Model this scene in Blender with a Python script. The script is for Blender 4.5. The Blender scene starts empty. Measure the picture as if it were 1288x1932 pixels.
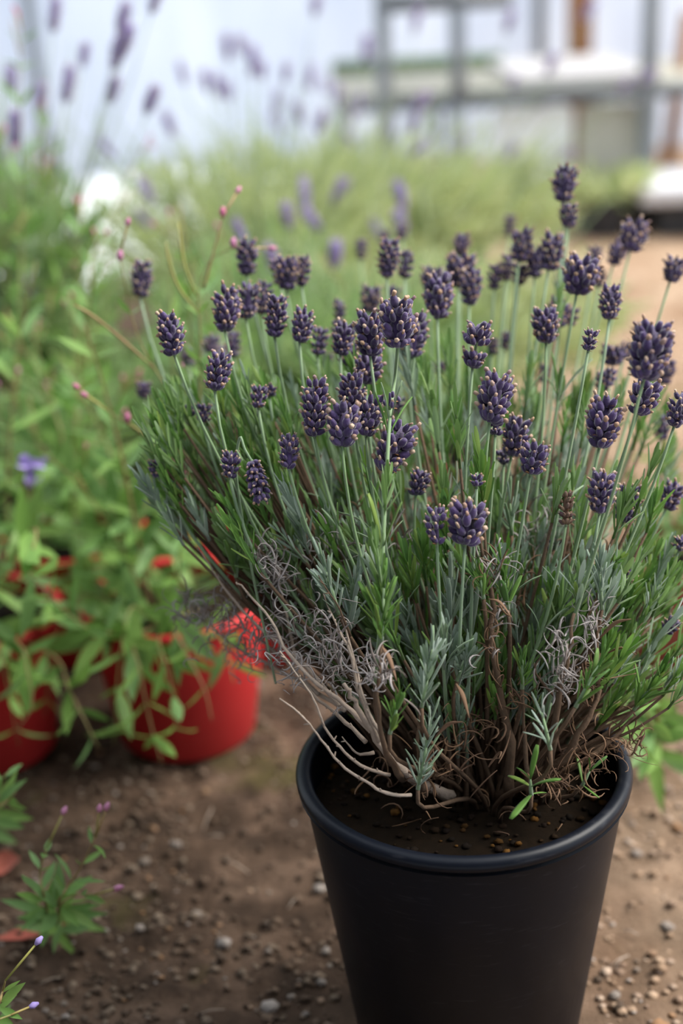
import bpy, math, random
from mathutils import Vector, Matrix, Quaternion, noise

R = random.Random(11)
V = Vector
rad = math.radians
scene = bpy.context.scene
COL = scene.collection

# ------------------------------------------------------------------ camera
F = 2600.0                       # focal length in pixels of the 1288 x 1932 frame
PITCH, ROLL, H = rad(22.5), rad(3.0), 0.727
CAM = V((0, 0, H))
FWD = V((0, math.cos(PITCH), -math.sin(PITCH)))
UP0 = V((0, math.sin(PITCH), math.cos(PITCH)))
RT0 = V((1, 0, 0))
RT = RT0 * math.cos(ROLL) - UP0 * math.sin(ROLL)
UP = UP0 * math.cos(ROLL) + RT0 * math.sin(ROLL)
cd = bpy.data.cameras.new('camera')
cam = bpy.data.objects.new('camera', cd)
COL.objects.link(cam)
cam.matrix_world = Matrix(((RT.x, UP.x, -FWD.x, CAM.x), (RT.y, UP.y, -FWD.y, CAM.y),
                           (RT.z, UP.z, -FWD.z, CAM.z), (0, 0, 0, 1)))
cd.sensor_fit = 'VERTICAL'
cd.sensor_height = 36.0
cd.lens = 36.0 * F / 1932.0
cd.clip_start, cd.clip_end = 0.05, 100
cd.dof.use_dof = True
cd.dof.focus_distance = 0.85
cd.dof.aperture_fstop = 2.7
scene.camera = cam

# ------------------------------------------------------------------ light
world = bpy.data.worlds.new('overcast_sky')
scene.world = world
world.use_nodes = True
bg = world.node_tree.nodes['Background']
bg.inputs['Color'].default_value = (0.83, 0.91, 1.0, 1)
bg.inputs['Strength'].default_value = 1.12
sd = bpy.data.lights.new('sun', 'SUN')
sd.energy = 4.4
sd.angle = rad(38)
sd.color = (1.0, 0.95, 0.87)
sun = bpy.data.objects.new('sun', sd)
COL.objects.link(sun)
sun.rotation_euler = V((-0.95, -0.18, -1.1)).to_track_quat('-Z', 'Y').to_euler()
sun.location = (2, 2, 4)

vs = scene.view_settings
vs.view_transform = 'Standard'
vs.look = 'None'
vs.gamma = 1.0
vs.use_curve_mapping = False
vs.exposure = 0.62
scene.cycles.use_denoising = True
scene.cycles.max_bounces = 8
scene.cycles.transparent_max_bounces = 8


def ray(px, py):
    return FWD + RT * ((px - 644.0) / F) - UP * ((py - 966.0) / F)


def W(px, py, d):                # point at axial depth d
    return CAM + ray(px, py) * d


def G(px, py, z=0.0):            # point on the level z
    r = ray(px, py)
    return CAM + r * ((z - H) / r.z)


def WY(px, py, y):               # point on the upright plane Y = y
    r = ray(px, py)
    return CAM + r * (y / r.y)


# ------------------------------------------------------------------ materials
def ramp_mat(name, cols, rough=0.6, trans=0.0, sheen=0.0, bump=0.0, bscale=300.0, spec=0.3, noise_mix=0.0, nscale=40.0):
    m = bpy.data.materials.new(name)
    m.use_nodes = True
    nt = m.node_tree
    N, L = nt.nodes, nt.links
    p = N['Principled BSDF']
    p.inputs['Roughness'].default_value = rough
    p.inputs['Specular IOR Level'].default_value = spec
    if sheen:
        p.inputs['Sheen Weight'].default_value = sheen
        p.inputs['Sheen Roughness'].default_value = 0.5
    geo = N.new('ShaderNodeNewGeometry')
    oi = N.new('ShaderNodeObjectInfo')
    add = N.new('ShaderNodeMath'); add.operation = 'ADD'
    L.new(geo.outputs['Random Per Island'], add.inputs[0])
    L.new(oi.outputs['Random'], add.inputs[1])
    fr = N.new('ShaderNodeMath'); fr.operation = 'FRACT'
    L.new(add.outputs[0], fr.inputs[0])
    fac = fr.outputs[0]
    tc = N.new('ShaderNodeTexCoord')
    if noise_mix:
        nz = N.new('ShaderNodeTexNoise')
        nz.inputs['Scale'].default_value = nscale
        nz.inputs['Detail'].default_value = 5
        L.new(tc.outputs['Object'], nz.inputs['Vector'])
        mx = N.new('ShaderNodeMix')
        mx.inputs[0].default_value = noise_mix
        L.new(fac, mx.inputs[2]); L.new(nz.outputs['Fac'], mx.inputs[3])
        fac = mx.outputs[0]
    cr = N.new('ShaderNodeValToRGB')
    els = cr.color_ramp.elements
    while len(els) < len(cols):
        els.new(0.5)
    for i, c in enumerate(cols):
        els[i].position = i / max(1, len(cols) - 1)
        els[i].color = (*c, 1)
    L.new(fac, cr.inputs[0])
    L.new(cr.outputs[0], p.inputs['Base Color'])
    out = N['Material Output']
    if bump:
        nz2 = N.new('ShaderNodeTexNoise')
        nz2.inputs['Scale'].default_value = bscale
        nz2.inputs['Detail'].default_value = 4
        L.new(tc.outputs['Object'], nz2.inputs['Vector'])
        b = N.new('ShaderNodeBump')
        b.inputs['Strength'].default_value = bump
        b.inputs['Distance'].default_value = 0.001
        L.new(nz2.outputs['Fac'], b.inputs['Height'])
        L.new(b.outputs[0], p.inputs['Normal'])
    if trans:
        t = N.new('ShaderNodeBsdfTranslucent')
        L.new(cr.outputs[0], t.inputs['Color'])
        ms = N.new('ShaderNodeMixShader')
        ms.inputs[0].default_value = trans
        L.new(p.outputs[0], ms.inputs[1]); L.new(t.outputs[0], ms.inputs[2])
        L.new(ms.outputs[0], out.inputs[0])
    return m


M = {}
M['silver'] = ramp_mat('silver_leaf', [(.22, .30, .22), (.29, .37, .30), (.18, .28, .14), (.36, .44, .38)], .65, .28, .45)
M['green'] = ramp_mat('green_leaf', [(.10, .23, .035), (.16, .31, .06), (.09, .20, .05), (.21, .31, .06)], .5, .36, .1)
M['fill'] = ramp_mat('bush_leaf', [(.14, .26, .06), (.20, .33, .11), (.11, .22, .04), (.23, .34, .17), (.19, .30, .06)], .6, .36, .25)
M['stalk'] = ramp_mat('flower_stalk', [(.19, .28, .15), (.16, .25, .11), (.22, .31, .19)], .6, .0, .3)
M['wood'] = ramp_mat('woody_stem', [(.085, .052, .032), (.14, .09, .058), (.065, .043, .030)], .85, 0, 0, .6, 500, .2, .5, 120)
M['grey_twig'] = ramp_mat('grey_twig', [(.28, .22, .17), (.40, .32, .26), (.22, .16, .12)], .85, 0, 0, .6, 600, .2, .5, 150)
M['dead'] = ramp_mat('dead_leaf', [(.28, .25, .24), (.42, .38, .37), (.20, .16, .14)], .8, .1)
M['dead_brown'] = ramp_mat('brown_dead_leaf', [(.15, .085, .045), (.22, .13, .08), (.10, .055, .035)], .8, .1)
M['calyx'] = ramp_mat('purple_calyx', [(.040, .020, .088), (.062, .032, .125), (.030, .016, .062), (.080, .048, .140)], .6, 0, .45, .5, 900)
M['tip'] = ramp_mat('dried_petal', [(.50, .33, .21), (.34, .21, .16), (.58, .43, .32), (.28, .18, .18)], .8, .1)
M['bract'] = ramp_mat('brown_bract', [(.26, .13, .05), (.18, .10, .05)], .8)
M['dcalyx'] = ramp_mat('faded_calyx', [(.20, .12, .08), (.12, .07, .08), (.30, .20, .13)], .8)
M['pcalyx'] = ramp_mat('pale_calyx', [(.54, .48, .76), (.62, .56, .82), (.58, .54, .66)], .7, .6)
M['wh_leaf'] = ramp_mat('willowherb_leaf', [(.16, .31, .06), (.24, .39, .10), (.13, .26, .06), (.21, .36, .13)], .45, .38)
M['wh_stem'] = ramp_mat('willowherb_stem', [(.24, .15, .07), (.20, .21, .07), (.28, .20, .09)], .55)
M['wh_pod'] = ramp_mat('willowherb_pod', [(.28, .28, .07), (.34, .20, .10)], .55)
M['pink'] = ramp_mat('pink_petal', [(.62, .16, .26), (.66, .30, .48)], .6, .2)
M['violet'] = ramp_mat('violet_petal', [(.30, .22, .55), (.42, .34, .66)], .6, .2)
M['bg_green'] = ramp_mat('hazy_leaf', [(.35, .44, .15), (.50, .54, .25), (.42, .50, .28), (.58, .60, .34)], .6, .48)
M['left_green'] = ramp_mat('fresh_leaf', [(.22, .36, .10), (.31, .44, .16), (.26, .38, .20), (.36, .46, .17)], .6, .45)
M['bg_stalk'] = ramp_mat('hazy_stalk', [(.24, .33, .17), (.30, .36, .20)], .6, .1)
M['red_leaf'] = ramp_mat('red_leaf', [(.40, .07, .05), (.46, .14, .09)], .5, .2)


def simple(name, base, rough, bump=0.0, bscale=200, spec=.5, base2=None, nscale=8):
    return ramp_mat(name, [base, base2 or base], rough, 0, 0, bump, bscale, spec, .95, nscale)


M['metal'] = simple('galvanised_steel', (.16, .18, .20), .5, .1, 80, .5, (.26, .28, .30))
M['green_rail'] = simple('mossy_timber', (.05, .10, .05), .8, .3, 80, .2, (.13, .17, .09))
M['timber'] = simple('brown_timber', (.22, .10, .045), .75, .3, 60, .2, (.32, .16, .08))
M['white'] = simple('white_foam', (.66, .66, .69), .7, .1, 200, .3, (.58, .58, .61))
M['grey_foam'] = simple('greyed_foam', (.46, .44, .44), .7, .1, 200, .3, (.38, .37, .37))
M['dark_metal'] = simple('tarnished_steel', (.07, .08, .09), .5, .1, 80, .5, (.14, .15, .16))
M['bright'] = simple('white_sheeting', (.90, .92, .92), .6, .1, 200, .3, (.86, .88, .88))
M['board'] = simple('beige_board', (.45, .43, .36), .8, .1, 60, .2, (.55, .53, .46))
M['shade_wall'] = simple('shade_wall', (.040, .042, .048), .8, .2, 40, .2, (.060, .062, .068))
M['potsoil'] = ramp_mat('potting_soil', [(.004, .003, .0025), (.008, .006, .004), (.018, .011, .006), (.010, .009, .007)], .95, 0, 0, .8, 250, .1, .5, 120)
M['crumb'] = ramp_mat('soil_crumb', [(.010, .007, .006), (.03, .018, .011), (.015, .010, .008), (.012, .009, .007), (.02, .014, .01), (.010, .008, .006), (.17, .08, .02), (.012, .009, .007)], .95, 0, 0, .5, 400, .1)
M['pebble'] = ramp_mat('pebble', [(.20, .15, .11), (.32, .27, .24), (.15, .11, .08), (.32, .17, .08), (.22, .18, .15), (.42, .37, .34)], .75, 0, 0, .5, 400, .3)
M['grit'] = ramp_mat('grit', [(.08, .052, .035), (.14, .095, .066), (.06, .04, .028), (.20, .15, .11), (.11, .072, .05)], .9, 0, 0, .4, 400, .2)


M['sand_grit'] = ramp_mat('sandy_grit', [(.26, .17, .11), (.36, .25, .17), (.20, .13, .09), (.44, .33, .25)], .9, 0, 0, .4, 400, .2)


def pot_mat(name, c1, c2, rough, scuff):
    m = bpy.data.materials.new(name)
    m.use_nodes = True
    N, L = m.node_tree.nodes, m.node_tree.links
    p = N['Principled BSDF']
    p.inputs['Specular IOR Level'].default_value = .2
    tc = N.new('ShaderNodeTexCoord')
    nz = N.new('ShaderNodeTexNoise'); nz.inputs['Scale'].default_value = 9; nz.inputs['Detail'].default_value = 6
    L.new(tc.outputs['Object'], nz.inputs['Vector'])
    mp = N.new('ShaderNodeMapping'); mp.inputs['Scale'].default_value = (60, 60, 400); mp.inputs['Rotation'].default_value = (.5, .3, .4)
    L.new(tc.outputs['Object'], mp.inputs['Vector'])
    n2 = N.new('ShaderNodeTexNoise'); n2.inputs['Scale'].default_value = 1.0; n2.inputs['Detail'].default_value = 3
    L.new(mp.outputs[0], n2.inputs['Vector'])
    cr2 = N.new('ShaderNodeValToRGB')
    cr2.color_ramp.elements[0].position = .60; cr2.color_ramp.elements[1].position = .80
    cr2.color_ramp.elements[0].color = (0, 0, 0, 1); cr2.color_ramp.elements[1].color = (1, 1, 1, 1)
    L.new(n2.outputs['Fac'], cr2.inputs[0])
    cr = N.new('ShaderNodeValToRGB')
    cr.color_ramp.elements[0].color = (*c1, 1); cr.color_ramp.elements[1].color = (*c2, 1)
    cr.color_ramp.elements[0].position = .35; cr.color_ramp.elements[1].position = .7
    L.new(nz.outputs['Fac'], cr.inputs[0])
    mu = N.new('ShaderNodeMath'); mu.operation = 'MULTIPLY'
    L.new(cr2.outputs[0], mu.inputs[0]); L.new(nz.outputs['Fac'], mu.inputs[1])
    mx = N.new('ShaderNodeMix'); mx.data_type = 'RGBA'
    mx.inputs[7].default_value = (*scuff, 1)
    mu2 = N.new('ShaderNodeMath'); mu2.operation = 'MULTIPLY'; mu2.inputs[1].default_value = .5
    L.new(mu.outputs[0], mu2.inputs[0])
    L.new(mu2.outputs[0], mx.inputs[0]); L.new(cr.outputs[0], mx.inputs[6])
    L.new(mx.outputs[2], p.inputs['Base Color'])
    rr = N.new('ShaderNodeMapRange')
    rr.inputs['To Min'].default_value = rough - .08; rr.inputs['To Max'].default_value = rough + .12
    L.new(nz.outputs['Fac'], rr.inputs[0]); L.new(rr.outputs[0], p.inputs['Roughness'])
    return m


M['black_pot'] = pot_mat('black_plastic', (.003, .0042, .008), (.005, .007, .013), .38, (.07, .07, .08))
M['red_pot'] = pot_mat('red_plastic', (.50, .026, .028), (.56, .036, .036), .45, (.55, .12, .10))
M['faded_pot'] = pot_mat('faded_plastic', (.36, .11, .09), (.42, .15, .12), .5, (.45, .25, .22))
M['dull_pot'] = pot_mat('grey_plastic', (.03, .032, .035), (.05, .05, .055), .5, (.09, .09, .09))


def film_mat():
    m = bpy.data.materials.new('white_polythene')
    m.use_nodes = True
    N, L = m.node_tree.nodes, m.node_tree.links
    p = N['Principled BSDF']
    p.inputs['Roughness'].default_value = .5
    tc = N.new('ShaderNodeTexCoord')
    mp = N.new('ShaderNodeMapping'); mp.inputs['Scale'].default_value = (2.2, 1, .9)
    L.new(tc.outputs['Object'], mp.inputs['Vector'])
    nz = N.new('ShaderNodeTexNoise'); nz.inputs['Scale'].default_value = 1.6; nz.inputs['Detail'].default_value = 3
    L.new(mp.outputs[0], nz.inputs['Vector'])
    cr = N.new('ShaderNodeValToRGB')
    cr.color_ramp.elements[0].color = (.62, .68, .80, 1); cr.color_ramp.elements[1].color = (.78, .83, .92, 1)
    cr.color_ramp.elements[0].position = .35; cr.color_ramp.elements[1].position = .65
    L.new(nz.outputs['Fac'], cr.inputs[0])
    L.new(cr.outputs[0], p.inputs['Base Color'])
    t = N.new('ShaderNodeBsdfTranslucent'); L.new(cr.outputs[0], t.inputs['Color'])
    ms = N.new('ShaderNodeMixShader'); ms.inputs[0].default_value = .55
    L.new(p.outputs[0], ms.inputs[1]); L.new(t.outputs[0], ms.inputs[2])
    L.new(ms.outputs[0], N['Material Output'].inputs[0])
    return m


M['film'] = film_mat()


def floor_mat():
    m = bpy.data.materials.new('soil_ground')
    m.use_nodes = True
    N, L = m.node_tree.nodes, m.node_tree.links
    p = N['Principled BSDF']
    p.inputs['Roughness'].default_value = .95
    p.inputs['Specular IOR Level'].default_value = .15
    tc = N.new('ShaderNodeTexCoord')
    def nz(s, d=6, r=.6):
        n = N.new('ShaderNodeTexNoise'); n.inputs['Scale'].default_value = s; n.inputs['Detail'].default_value = d
        n.inputs['Roughness'].default_value = r
        L.new(tc.outputs['Object'], n.inputs['Vector']); return n.outputs['Fac']
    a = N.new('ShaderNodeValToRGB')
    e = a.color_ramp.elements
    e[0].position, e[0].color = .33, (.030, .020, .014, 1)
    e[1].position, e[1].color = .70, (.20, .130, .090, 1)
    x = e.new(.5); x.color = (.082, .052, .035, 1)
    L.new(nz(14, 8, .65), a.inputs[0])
    b = N.new('ShaderNodeValToRGB')          # lighter sandy path colour, mixed in towards +X
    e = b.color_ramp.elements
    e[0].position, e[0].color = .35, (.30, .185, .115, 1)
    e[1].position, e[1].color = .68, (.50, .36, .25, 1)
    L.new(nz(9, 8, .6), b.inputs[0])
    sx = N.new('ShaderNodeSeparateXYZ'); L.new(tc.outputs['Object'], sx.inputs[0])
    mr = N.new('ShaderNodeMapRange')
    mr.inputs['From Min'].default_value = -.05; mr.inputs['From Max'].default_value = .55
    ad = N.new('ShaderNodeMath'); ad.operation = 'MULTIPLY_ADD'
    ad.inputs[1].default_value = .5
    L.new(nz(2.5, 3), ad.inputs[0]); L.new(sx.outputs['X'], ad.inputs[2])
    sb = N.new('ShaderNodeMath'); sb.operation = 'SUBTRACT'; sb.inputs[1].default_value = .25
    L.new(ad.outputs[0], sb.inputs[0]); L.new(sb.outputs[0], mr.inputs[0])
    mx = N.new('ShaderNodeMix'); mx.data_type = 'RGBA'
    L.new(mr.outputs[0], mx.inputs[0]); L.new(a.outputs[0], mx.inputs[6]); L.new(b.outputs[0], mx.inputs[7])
    mo = N.new('ShaderNodeValToRGB')         # moss patches
    mo.color_ramp.elements[0].position = .58; mo.color_ramp.elements[1].position = .72
    mo.color_ramp.elements[0].color = (0, 0, 0, 1); mo.color_ramp.elements[1].color = (.7, .7, .7, 1)
    L.new(nz(6, 5), mo.inputs[0])
    m2 = N.new('ShaderNodeMix'); m2.data_type = 'RGBA'
    m2.inputs[7].default_value = (.09, .085, .02, 1)
    L.new(mo.outputs[0], m2.inputs[0]); L.new(mx.outputs[2], m2.inputs[6])
    L.new(m2.outputs[2], p.inputs['Base Color'])
    bp = N.new('ShaderNodeBump'); bp.inputs['Strength'].default_value = .9; bp.inputs['Distance'].default_value = .006
    L.new(nz(90, 8, .7), bp.inputs['Height']); L.new(bp.outputs[0], p.inputs['Normal'])
    return m


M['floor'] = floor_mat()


# ------------------------------------------------------------------ mesh helpers
class MB:
    def __init__(s):
        s.v, s.f, s.m = [], [], []

    def add(s, vs_, fs, mi=0):
        o = len(s.v)
        s.v.extend(vs_)
        for f in fs:
            s.f.append(tuple(i + o for i in f)); s.m.append(mi)

    def tube(s, pts, radii, sides=6, mi=0, flat=1.0, side=None, caps=True):
        n = len(pts)
        if not hasattr(radii, '__len__'):
            radii = [radii] * n
        vs_, fs = [], []
        nrm = side
        for i in range(n):
            t = pts[min(i + 1, n - 1)] - pts[max(i - 1, 0)]
            t = t.normalized() if t.length > 1e-9 else V((0, 0, 1))
            if nrm is None:
                nrm = V((1, 0, 0)) if abs(t.x) < .8 else V((0, 1, 0))
            a = nrm - t * nrm.dot(t)
            if a.length < 1e-6:
                a = t.orthogonal()
            a.normalize(); nrm = a
            b = t.cross(a)
            for k in range(sides):
                th = 2 * math.pi * k / sides
                vs_.append(pts[i] + a * (math.cos(th) * radii[i]) + b * (math.sin(th) * radii[i] * flat))
        for i in range(n - 1):
            for k in range(sides):
                k2 = (k + 1) % sides
                fs.append((i * sides + k, i * sides + k2, (i + 1) * sides + k2, (i + 1) * sides + k))
        if caps:
            fs.append(tuple(range(sides - 1, -1, -1)))
            fs.append(tuple((n - 1) * sides + k for k in range(sides)))
        s.add(vs_, fs, mi)

    def strip(s, base, d, nrm, L, w, bend=.2, mi=0, rows=4, fold=.35, prof=None):
        """flat folded leaf: base, direction, upper-face normal"""
        d = d.normalized()
        nrm = (nrm - d * nrm.dot(d))
        nrm = nrm.normalized() if nrm.length > 1e-6 else d.orthogonal().normalized()
        sd_ = d.cross(nrm)
        prof = prof or (.40, .80, 1.0, 1.0, .42)
        n = len(prof)
        vs_, fs = [], []
        for i, k in enumerate(prof):
            t = i / (n - 1)
            c = base + d * (L * t) - nrm * (bend * L * t * t)
            h = w * .5 * k
            vs_ += [c + sd_ * h - nrm * (0), c - nrm * (fold * h), c - sd_ * h]
        for i in range(n - 1):
            a = i * 3
            fs += [(a, a + 1, a + 4, a + 3), (a + 1, a + 2, a + 5, a + 4)]
        s.add(vs_, fs, mi)

    def lathe(s, prof, segs=48, mi=0, center=V((0, 0, 0))):
        vs_, fs = [], []
        for (r, z) in prof:
            for k in range(segs):
                a = 2 * math.pi * k / segs
                vs_.append(center + V((r * math.cos(a), r * math.sin(a), z)))
        for i in range(len(prof) - 1):
            for k in range(segs):
                k2 = (k + 1) % segs
                fs.append((i * segs + k, i * segs + k2, (i + 1) * segs + k2, (i + 1) * segs + k))
        s.add(vs_, fs, mi)

    def lump(s, c, r, mi=0, squash=.7, rng=R):
        """irregular eight-vertex-ring stone, 28 triangles"""
        vs_ = []
        q = Quaternion((rng.random() - .5, rng.random() - .5, rng.random() - .5, rng.random() + .1)).normalized()
        sc = V((1, rng.uniform(.65, 1), squash * rng.uniform(.7, 1)))
        rings = [(-.95, 1), (-.45, 5), (.45, 5), (.95, 1)]
        for z, n in rings:
            rr = math.sqrt(max(0, 1 - z * z))
            for k in range(n):
                a = 2 * math.pi * (k + .5 * (z > 0)) / n
                p = V((rr * math.cos(a), rr * math.sin(a), z)) if n > 1 else V((0, 0, z))
                p *= rng.uniform(.82, 1.12)
                p = q @ p
                vs_.append(c + V((p.x * sc.x, p.y * sc.y, p.z * sc.z)) * r)
        fs = []
        for k in range(5):
            k2 = (k + 1) % 5
            fs += [(0, 1 + k2, 1 + k), (1 + k, 1 + k2, 6 + k2), (1 + k, 6 + k2, 6 + k), (6 + k, 6 + k2, 11)]
        s.add(vs_, fs, mi)

    def box(s, p0, p1, mi=0, bev=.0):
        (x0, y0, z0), (x1, y1, z1) = p0, p1
        vs_ = [V((x, y, z)) for x in (x0, x1) for y in (y0, y1) for z in (z0, z1)]
        s.add(vs_, [(0, 1, 3, 2), (4, 6, 7, 5), (0, 4, 5, 1), (2, 3, 7, 6), (0, 2, 6, 4), (1, 5, 7, 3)], mi)

    def mesh(s, name, mats, base=None, smooth=True):
        me = bpy.data.meshes.new(name)
        vs_ = s.v if base is None else [v - base for v in s.v]
        me.from_pydata([tuple(v) for v in vs_], [], s.f)
        for m in mats:
            me.materials.append(M[m] if isinstance(m, str) else m)
        me.polygons.foreach_set('material_index', s.m)
        if smooth:
            me.polygons.foreach_set('use_smooth', [True] * len(s.f))
        me.update()
        return me

    def build(s, name, mats, parent=None, base=None, smooth=True, kind=None, label=None):
        o = bpy.data.objects.new(name, s.mesh(name, mats, base, smooth))
        COL.objects.link(o)
        if parent:
            o.parent = parent
        if kind:
            o['kind'] = kind
        if label:
            o['label'] = label
        return o


def thing(name, label, cat, loc, group=None):
    o = bpy.data.objects.new(name, None)
    COL.objects.link(o)
    o.location = loc
    o.empty_display_size = .05
    o['label'] = label; o['category'] = cat
    if group:
        o['group'] = group
    return o


def tag(o, label, cat, group=None):
    o['label'] = label; o['category'] = cat
    if group:
        o['group'] = group
    return o


def inst(name, me, parent, loc, zdir, ydir, s, label=None):
    """a copy of a shared mesh whose +Z runs along zdir and +Y faces ydir"""
    o = bpy.data.objects.new(name, me)
    COL.objects.link(o)
    o.parent = parent
    z = zdir.normalized()
    y = ydir - z * ydir.dot(z)
    y = y.normalized() if y.length > 1e-6 else z.orthogonal().normalized()
    x = y.cross(z)
    o.rotation_mode = 'QUATERNION'
    o.rotation_quaternion = Matrix(((x.x, y.x, z.x), (x.y, y.y, z.y), (x.z, y.z, z.z))).to_quaternion()
    o.location = loc
    o.scale = (s, s, s)
    if label:
        o['label'] = label
    return o


def bez(p0, p1, p2, p3, n):
    out = []
    for i in range(n + 1):
        t = i / n; u = 1 - t
        out.append(p0 * (u ** 3) + p1 * (3 * u * u * t) + p2 * (3 * u * t * t) + p3 * (t ** 3))
    return out


def smooth_path(pts, sub=4):
    """Catmull-Rom through points"""
    if len(pts) < 3:
        return [pts[0].lerp(pts[-1], i / sub) for i in range(sub + 1)]
    P = [pts[0] * 2 - pts[1]] + pts + [pts[-1] * 2 - pts[-2]]
    out = []
    for i in range(1, len(P) - 2):
        for k in range(sub):
            t = k / sub
            a, b, c, d = P[i - 1], P[i], P[i + 1], P[i + 2]
            out.append((b * 2 + (c - a) * t + (a * 2 - b * 5 + c * 4 - d) * t * t + (b * 3 - a - c * 3 + d) * t ** 3) * .5)
    out.append(pts[-1])
    return out


def rvec(s=1.0, rng=R):
    return V((rng.uniform(-1, 1), rng.uniform(-1, 1), rng.uniform(-1, 1))) * s


# shared leaf meshes, one unit long along +Z, bending away from +Y
def solid_leaf(w, bend, thick=.42):
    b = MB()
    prof = (.30, .66, .92, 1.0, .95, .50)
    pts, rr = [], []
    for i, k in enumerate(prof):
        t = i / (len(prof) - 1)
        pts.append(V((0, -bend * t * t + .02 * math.sin(t * 3), t)))
        rr.append(w * .5 * k)
    b.tube(pts, rr, 6, 0, thick, V((1, 0, 0)))
    return b


LAV = {}
for key in ('silver', 'green', 'fill'):
    LAV[key] = [solid_leaf(w, bd).mesh('leaf', [key]) for w, bd in
                ((.100, .01), (.110, .06), (.115, -.10), (.105, -.05), (.125, .03))]
LAVW = [solid_leaf(w, bd, .22).mesh('leaf', ['green']) for w, bd in ((.20, .02), (.22, .14), (.18, .06))]
LAVS = [solid_leaf(w, bd, .3).mesh('leaf', ['stalk']) for w, bd in ((.13, .02), (.14, .22), (.12, .4))]
WHL = []
for w, bd, fo in ((.27, .10, .3), (.31, .25, .4), (.24, .45, .3), (.29, -.05, .35)):
    b = MB()
    b.strip(V((0, 0, 0)), V((0, 0, 1)), V((0, 1, 0)), 1.0, w, bd, 0, fold=fo, prof=(.18, .62, .95, 1.0, .82, .48, .04))
    WHL.append(b.mesh('leaf', ['wh_leaf']))


# ------------------------------------------------------------------ lavender pieces
def spike_mesh(L, w, rng, hi=True, gap=False, mats=('calyx', 'tip', 'bract', 'stalk'), dens=1.0, lift=1.0):
    """flower spike along +Z from 0 to L (metres): whorls of barrel-shaped calyces with dried petals"""
    b = MB()
    b.tube([V((0, 0, -.001)), V((0, 0, L * .5)), V((0, 0, L * .92))], [.0010, .0009, .0004], 5, 3)
    nw = max(2, round(L / .0052))
    sides, rings = (7, 5) if hi else (5, 4)
    cr0 = w * .24
    segs = [(0, L * .36), (L * .54, L * .9)] if gap else [(0, L * .9)]
    for z0, z1 in segs:                # dark heart of packed calyces
        b.tube([V((0, 0, z0)), V((0, 0, z0 + .2 * (z1 - z0))), V((0, 0, z0 + .7 * (z1 - z0))), V((0, 0, z1))], [cr0 * .4 * dens, cr0 * dens, cr0 * .9 * dens, cr0 * .3], 6, 0)
    for i in range(nw):
        t = (i + .25) / nw
        if gap and .36 < t < .52:
            continue
        z = t * (L - .003)
        env = (.78 + .5 * math.sin(min(1, t * 1.35) * math.pi * .75)) * (1.0 if t < .75 else 1 - (t - .75) * 1.1)
        rt = w * .5 * env * .84
        n = max(3, round((8.5 if t < .8 else 6) * dens))
        for k in range(n):
            if rng.random() < .06:
                continue
            a = 2 * math.pi * (k + .5 * (i % 2) + rng.uniform(-.22, .22)) / n
            rd = V((math.cos(a), math.sin(a), 0))
            el = (rng.uniform(.3, .75) + .55 * t) * lift
            d = (rd * math.cos(el) + V((0, 0, 1)) * math.sin(el)).normalized()
            cl = min(.0074, max(.0038, w * .39)) * rng.uniform(.85, 1.12)
            cr_ = cl * .33 * rng.uniform(.9, 1.12)
            p0 = rd * max(.0009, rt - cl * math.cos(el) * .9) + V((0, 0, z + rng.uniform(-.0007, .0007)))
            prof = ((0, .45), (.22, .92), (.5, 1.05), (.78, .85), (1.0, .62)) if hi else ((0, .5), (.4, 1.05), (.75, .9), (1, .55))
            b.tube([p0 + d * (cl * q) for q, _ in prof], [cr_ * q for _, q in prof], sides, 0)
            pe = p0 + d * cl
            if rng.random() < .88:          # crumpled dried corolla
                tl = cl * rng.uniform(.26, .50)
                d2 = (d + rvec(.45, rng)).normalized()
                b.tube([pe - d * cl * .08, pe + d2 * tl * .6, pe + d2 * tl],
                       [cr_ * .5, cr_ * rng.uniform(.5, .8), cr_ * rng.uniform(.25, .6)], 4 if not hi else 5, 1,
                       rng.uniform(.5, 1))
        if rng.random() < .8:
            a = rng.uniform(0, 6.28)
            rd = V((math.cos(a), math.sin(a), 0))
            b.strip(rd * .001 + V((0, 0, z - .001)), rd + V((0, 0, .35)), V((0, 0, -1)), w * .4, w * .2, -.2, 2)
    return b, list(mats)


def add_shoot(b, base, d, length, pairs, leafL, rng, mi=0, wr=.095, stem=True, open_=.55, smi=None):
    """leafy side shoot of opposite narrow leaves, joined into mesh b"""
    d = d.normalized()
    x = d.orthogonal().normalized()
    rot = rng.uniform(0, 3.14)
    x = Quaternion(d, rot) @ x
    y = d.cross(x)
    if stem:
        b.tube([base, base + d * length * .5, base + d * length], [.0011, .0009, .0005], 4, mi if smi is None else smi)
    for i in range(pairs):
        t = .12 + .88 * i / max(1, pairs - 1)
        p = base + d * (length * t)
        ax = x if i % 2 == 0 else y
        for sgn in (1, -1):
            if rng.random() < .1:
                continue
            o = (ax * sgn + rvec(.25, rng)).normalized()
            an = open_ * (1.25 - .75 * t) * rng.uniform(.7, 1.3)
            ld = (d * math.cos(an) + o * math.sin(an)).normalized()
            b.strip(p, ld, d - o * .6, leafL * rng.uniform(.7, 1.15) * (1.1 - .3 * t), leafL * wr * rng.uniform(.85, 1.2),
                    rng.uniform(-.16, .05), mi, fold=-.5)


def curl(b, p, d, L, rng, mi=0, r=.0006):
    """dried leaf rolled into a hook"""
    d = d.normalized()
    ax = d.cross(rvec(1, rng)).normalized()
    turn = rng.uniform(.6, 4.2) / 7
    pts = [p]
    for i in range(7):
        d = Quaternion(ax, turn * (.5 + .15 * i)) @ d
        pts.append(pts[-1] + d * (L / 7))
    r *= .75
    b.tube(pts, [r * .7, r, r * 1.2, r * 1.3, r * 1.2, r, r * .8, r * .4], 4, mi, .5)


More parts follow.
